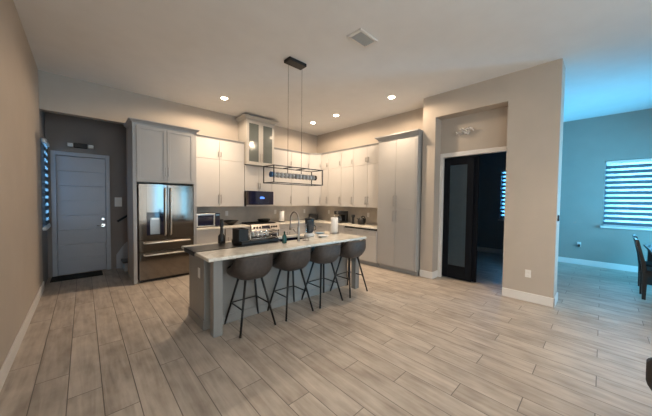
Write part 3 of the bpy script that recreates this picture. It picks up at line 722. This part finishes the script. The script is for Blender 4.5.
# things on the island
m_ = MB(); m_.box(.93, 2.10, 3.16, 3.56, 0, .006, .002); m_.box(.908, .914, 3.16, 3.56, -.045, .006, .001); m_.box(.908, .94, 3.16, 3.56, .0005, .006, .001)
tag(m_.build('drying_mat', 'rubber', None, (0, 0, .9153)), 'black drying mat draped over the left end of the island worktop', 'mat')
MZ = .9217
th = thing('dish_rack', 'chrome wire dish rack with black tray and bin on the island', 'dish rack', (1.50, 3.20, MZ))
t = MB(); t.box(0, .56, 0, .32, 0, .012, .004); t.box(0, .56, 0, .012, .012, .05); t.box(0, .56, .308, .32, .012, .05); t.box(0, .012, .012, .308, .012, .05); t.box(.548, .56, .012, .308, .012, .05)
t.build('drip_tray', 'black_plastic', th)
b = MB()
for q in ((.0, .13, .04, .05), (.0, .13, .24, .25)): b.box(q[0]-.02, q[1]-.02, q[2], q[3], .05, .21)
for q in ((-.02, -.01), (.10, .11)): b.box(q[0], q[1], .05, .24, .05, .21)
b.box(-.01, .10, .05, .24, .05, .06); b.build('utensil_bin', 'black_plastic', th)
w = MB(); r = .005
for z in (.068, .12, .165): w.tube([(.13, .02, z), (.55, .02, z), (.55, .30, z), (.13, .30, z), (.13, .02, z)], r, 6)
for x in (.13, .55):
    for y in (.02, .30): w.tube([(x, y, .012), (x, y, .172)], .0075, 6)
for i in range(9): w.tube([(.16+i*.045, .02, .068), (.16+i*.045, .30, .068)], .0025, 5)
w.build('wire_frame', 'chrome', th)
for i, (x, rr) in enumerate(((.22, .046), (.29, .048), (.36, .048), (.45, .044))):
    pl = MB().lathe([(rr*.5, 0), (rr, .014), (rr*.98, .018), (rr*.5, .006)], n=24, mtx=Matrix.Translation((1.50+x, 3.36, MZ+.070+rr)) @ Matrix.Rotation(PI/2-.12, 4, 'Y'))
    tag(pl.build('dinner_plate', 'ceramic'), 'white plate standing in the dish rack on the island, %s from the left' % ('first', 'second', 'third', 'fourth')[i], 'plate', 'plates in the dish rack')
tag(MB().lathe([(.048, 0), (.05, .005), (.048, .10), (.022, .13), (.018, .22), (.026, .235), (.026, .33), (.006, .335)], n=18).build('dark_bottle', 'black_plastic', None, (1.40, 3.62, .9155)), 'tall dark bottle with slim neck on the far left of the island', 'bottle')
th = thing('soap_bottle', 'dark green dish soap bottle beside the island faucet', 'soap bottle', (2.06, 3.05, .9155))
MB().lathe([(.034, 0), (.036, .01), (.034, .10), (.014, .13)], n=16, sy=.7).build('body', 'green_plastic', th); MB().lathe([(.012, .13), (.012, .155), (.006, .17)], n=12).build('cap', 'green_plastic', th)
th = thing('slim_stand', 'slim chrome stand with round base beside the faucet on the island', 'stand', (2.46, 3.07, .9155))
MB().lathe([(.055, 0), (.055, .01), (.01, .016)], n=20).build('base', 'nickel', th); MB().tube([(0, 0, .01), (0, 0, .25)], .006).build('rod', 'chrome', th)
th = thing('blender', 'dark jar blender with white base on the island beyond the faucet', 'blender', (2.77, 3.36, .9155))
MB().lathe([(.095, 0), (.095, .03), (.075, .055), (.06, .06)], n=24).build('base', 'white_plastic', th)
MB().lathe([(.055, .062), (.075, .10), (.08, .28), (.08, .283)], n=24).build('jar', 'tinted_jar', th)
MB().lathe([(.084, .283), (.084, .305), (.03, .31), (.028, .325)], n=24).build('lid', 'black_plastic', th)
MB().tube([(.075, -.02, .10), (.115, -.03, .11), (.115, -.03, .16), (.085, -.02, .19)], .010).build('handle', 'black_plastic', th)
tag(MB().lathe([(.05, 0), (.095, .018), (.10, .03), (.094, .03), (.05, .008)], n=24).build('white_dish', 'ceramic', None, (2.90, 3.17, .9155)), 'white shallow dish beside the blender base on the island', 'dish')
tag(MB().lathe([(.05, 0), (.085, .012), (.09, .024), (.084, .024), (.05, .008)], n=24).build('blue_dish', 'blue_ceramic', None, (3.13, 3.50, .9155)), 'small blue dish on the right part of the island', 'dish')
def paper_towel(label, loc, base):
    th = thing('paper_towel_roll', label, 'paper towel', loc)
    MB().lathe([(.085, 0), (.085, .014), (.02, .018)], n=24).build('holder_base', base, th); MB().tube([(0, 0, .015), (0, 0, .31)], .006).build('holder_rod', 'nickel', th)
    MB().lathe([(.012, .31), (.016, .32), (.008, .332)], n=12).build('finial', 'nickel', th)
    MB().lathe([(.02, .02), (.068, .02), (.068, .296), (.02, .296)], n=28).build('paper_roll', 'white_paper', th)
paper_towel('white paper towel roll standing on the island', (3.36, 3.36, .9155), 'nickel')
paper_towel('white paper towel roll on the back counter right of the range', (3.97, 6.02, .9155), 'black_plastic')

# ------------------------------------------------------------------ things on the counters
tag(MB().lathe([(.05, 0), (.06, .008), (.12, .055), (.185, .105), (.18, .105), (.11, .06), (.04, .018)], n=28, sy=.85).build('fruit_bowl', 'black_metal', None, (2.545, 6.02, .9155)), 'wide black bowl on the counter left of the range', 'bowl')
th = thing('toaster', 'small black toaster in the kitchen back corner', 'toaster', (5.17, 6.08, .9155), -PI/4)
MB().box(-.14, .14, -.09, .09, .012, .185, .03, 3).build('body', 'black_plastic', th); MB().box(-.10, .10, -.045, -.02, .183, .187).build('slot', 'nickel', th); MB().box(-.10, .10, .02, .045, .183, .187).build('slot', 'nickel', th)
MB().box(.14, .16, -.015, .015, .11, .13, .003).build('lever', 'nickel', th)
for sx in (-1, 1): MB().box(sx*.09, sx*.12, -.07, .07, 0, .013).build('foot', 'black_plastic', th)
th = thing('coffee_maker', 'black drip coffee maker on the right counter', 'coffee maker', (5.16, 4.91, .9155), RZ)
MB().box(-.13, .13, -.13, .15, 0, .035, .008).build('base', 'black_plastic', th); MB().box(-.13, .13, .05, .15, .035, .32, .01).build('tank', 'black_plastic', th); MB().box(-.135, .135, -.14, .15, .225, .325, .02, 2).build('brew_head', 'black_plastic', th)
MB().lathe([(.055, .038), (.075, .07), (.075, .13), (.05, .17), (.05, .19)], (0, -.05, 0), n=20).build('carafe', 'tinted_jar', th)
MB().tube([(.0, -.12, .16), (0, -.17, .15), (0, -.17, .09), (0, -.125, .08)], .009).build('carafe_handle', 'black_plastic', th)
MB().lathe([(.035, 0), (.035, .01)], n=16, mtx=Matrix.Translation((0, -.14, .27)) @ Matrix.Rotation(PI/2, 4, 'X')).build('dial', 'nickel', th)
th = thing('pepper_grinder', 'tall dark grinder between the coffee maker and kettle', 'grinder', (5.2, 4.50, .9155))
MB().lathe([(.04, 0), (.042, .01), (.03, .06), (.034, .15), (.038, .17)], n=18).build('body', 'black_plastic', th); MB().lathe([(.045, .17), (.05, .20), (.045, .23), (.01, .235)], n=18).build('cap', 'black_plastic', th)
th = thing('electric_kettle', 'black kettle with loop handle on the counter beside the pantry', 'kettle', (5.2, 4.22, .9155), RZ)
MB().lathe([(.09, 0), (.09, .018)], n=24).build('base', 'black_plastic', th)
MB().lathe([(.085, .02), (.10, .06), (.09, .13), (.06, .17), (.012, .18), (.016, .20), (.004, .205)], n=24).build('body', 'black_plastic', th)
MB().tube([(-.085, 0, .10), (-.14, 0, .15)], .014, 10, .010).build('spout', 'stainless', th)
MB().tube([(.0, 0, .19), (.05, 0, .215), (.105, 0, .19), (.13, 0, .13), (.125, 0, .06), (.09, 0, .04)], .014, 10).build('handle', 'black_plastic', th)

# ------------------------------------------------------------------ stools
def shell(mb, rx, ry, zb, rim, n=40, lv=9, inner=True, thick=.028, base=.5):
    """tub seat: outer skin, rolled rim and hollow inner skin down to a cushion line"""
    def P(th, t, k):
        c, s = math.cos(th), math.sin(th)
        e = .66; cx_ = math.copysign(abs(c)**e, c); sy_ = math.copysign(abs(s)**e, s)
        f = base + (1-base)*math.sin(min(1, t*1.7)*PI/2)**.8
        z = zb + (rim(-s)-zb)*t
        return Vector((cx_*(rx*f-k), sy_*(ry*f-k) , z))
    rings = [[mb.bm.verts.new(P(2*PI*i/n, j/lv, 0)) for i in range(n)] for j in range(lv+1)]
    rings.append([mb.bm.verts.new(P(2*PI*i/n, 1, thick*.5) + Vector((0, 0, thick*.35))) for i in range(n)])
    for j in range(lv, 3, -1): rings.append([mb.bm.verts.new(P(2*PI*i/n, j/lv, thick)) for i in range(n)])
    for A, B in zip(rings, rings[1:]): mb._skin(A, B)
    f = mb.bm.faces.new(rings[0][::-1]); f = mb.bm.faces.new(rings[-1])
    return mb
def ss(a, b, x):
    t = max(0, min(1, (x-a)/(b-a))); return t*t*(3-2*t)
def make_stool():
    th = thing('bar_stool', '', 'bar stool', (0, 0, 0), 0, 'bar stools at the island')
    rim = lambda s: .70 + .172*ss(-.25, .45, s)
    shell(MB(), .245, .24, .60, rim, base=.66).build('seat_shell', 'leather', th)
    MB().lathe([(.16, .668), (.19, .68), (.195, .70), (.17, .716), (.05, .722)], n=32).build('seat_cushion', 'leather', th)
    MB().lathe([(.11, .592), (.115, .606)], n=20).build('mount_plate', 'black_metal', th)
    feet = {}
    for sx in (-1, 1):
        for sy in (-1, 1):
            a, b = Vector((sx*.10, sy*.085, .60)), Vector((sx*.225, sy*.215, 0)); feet[sx, sy] = (a, b)
            MB().tube([a, b], .0145, 8, .012).build('leg', 'black_metal', th)
    at = lambda k, z: feet[k][0].lerp(feet[k][1], (.60-z)/.60)
    for p, q in (((-1, -1), (-1, 1)), ((-1, 1), (1, 1)), ((1, 1), (1, -1))):
        MB().tube([at(p, .27), at(q, .27)], .008, 8).build('rung', 'black_metal', th)
    return th
st = make_stool()
SL = ['brown upholstered bar stool at the left end of the island, beside the grey post', 'brown bar stool second from the left post of the island',
      'brown bar stool third from the left post, in front of the island faucet side', 'brown bar stool at the right end of the island, nearest the pantry']
for i, (x, y, rz) in enumerate(((1.465, 2.90, .0), (2.06, 2.895, .02), (2.645, 2.89, -.02), (3.245, 2.88, .03))):
    o = st if i == 0 else copy_tree(st); place(o, (x, y, 0), rz, SL[i])

# ------------------------------------------------------------------ dining set
th = thing('dining_table', 'dark dining table under the bright window at the right edge', 'dining table', (6.12, -1.56, 0))
TW, TD = 1.75, 1.0
MB().box(0, TW, 0, TD, .715, .75, .006, 2).build('table_top', 'dark_wood', th); MB().box(.06, TW-.06, .06, TD-.06, .63, .715).build('apron', 'dark_wood', th)
for x in (.05, TW-.13):
    for y in (.05, TD-.13): MB().box(x, x+.08, y, y+.08, 0, .715, .004).build('leg', 'dark_wood', th)
def make_chair():
    th = thing('dining_chair', '', 'dining chair', (0, 0, 0), 0, 'dark dining chairs around the dining table')
    W_ = .21
    MB().box(-W_, W_, -.20, .22, .43, .475, .012, 2).build('seat', 'black_cloth', th); MB().box(-W_+.015, W_-.015, -.19, .21, .38, .43).build('seat_frame', 'dark_wood', th)
    for sx in (-1, 1):
        x = sx*(W_-.025)
        MB().box(x-.02, x+.02, -.195, -.155, 0, .40, .003).build('leg', 'dark_wood', th)
        MB().prism([(.20, 0), (.24, 0), (.245, .40), (.27, .62), (.33, .93), (.295, .94), (.225, .62), (.19, .42)], 0, x-.02, x+.02).build('leg', 'dark_wood', th)
    MB().prism([(.28, .84), (.315, .84), (.335, .945), (.30, .95)], 0, -W_, W_).build('top_rail', 'dark_wood', th)
    for k in range(5):
        x = -.12+k*.06; MB().prism([(.215, .47), (.235, .47), (.312, .85), (.292, .85)], 0, x-.014, x+.014).build('back_slat', 'dark_wood', th)
    return th
ch = make_chair()
for i, (x, y, rz, lb) in enumerate(((6.69, -.71, 0, 'dark slat-back dining chair, first at the near left side of the table'), (7.32, -.73, 0, 'dark slat-back dining chair, second along the table towards the window'),
                                (8.05, -1.16, -PI/2, 'dark slat-back dining chair at the window end of the table'))):
    o = ch if i == 0 else copy_tree(ch); place(o, (x, y, 0), rz, lb)
th = thing('tub_chair', 'black rounded tub chair cut off by the lower right edge', 'armchair', (2.52, -.545, 0))
shell(MB(), .30, .29, .30, lambda s: .55+.25*ss(-.6, .3, s), base=.62, thick=.05).build('seat_shell', 'black_cloth', th)
th.rotation_euler = (0, 0, -.95)
MB().lathe([(.17, .38), (.23, .40), (.235, .44), (.05, .46)], n=28).build('seat_cushion', 'black_cloth', th)
for sx in (-1, 1):
    for sy in (-1, 1): MB().tube([(sx*.12, sy*.12, .31), (sx*.19, sy*.19, 0)], .014, 8).build('leg', 'black_metal', th)
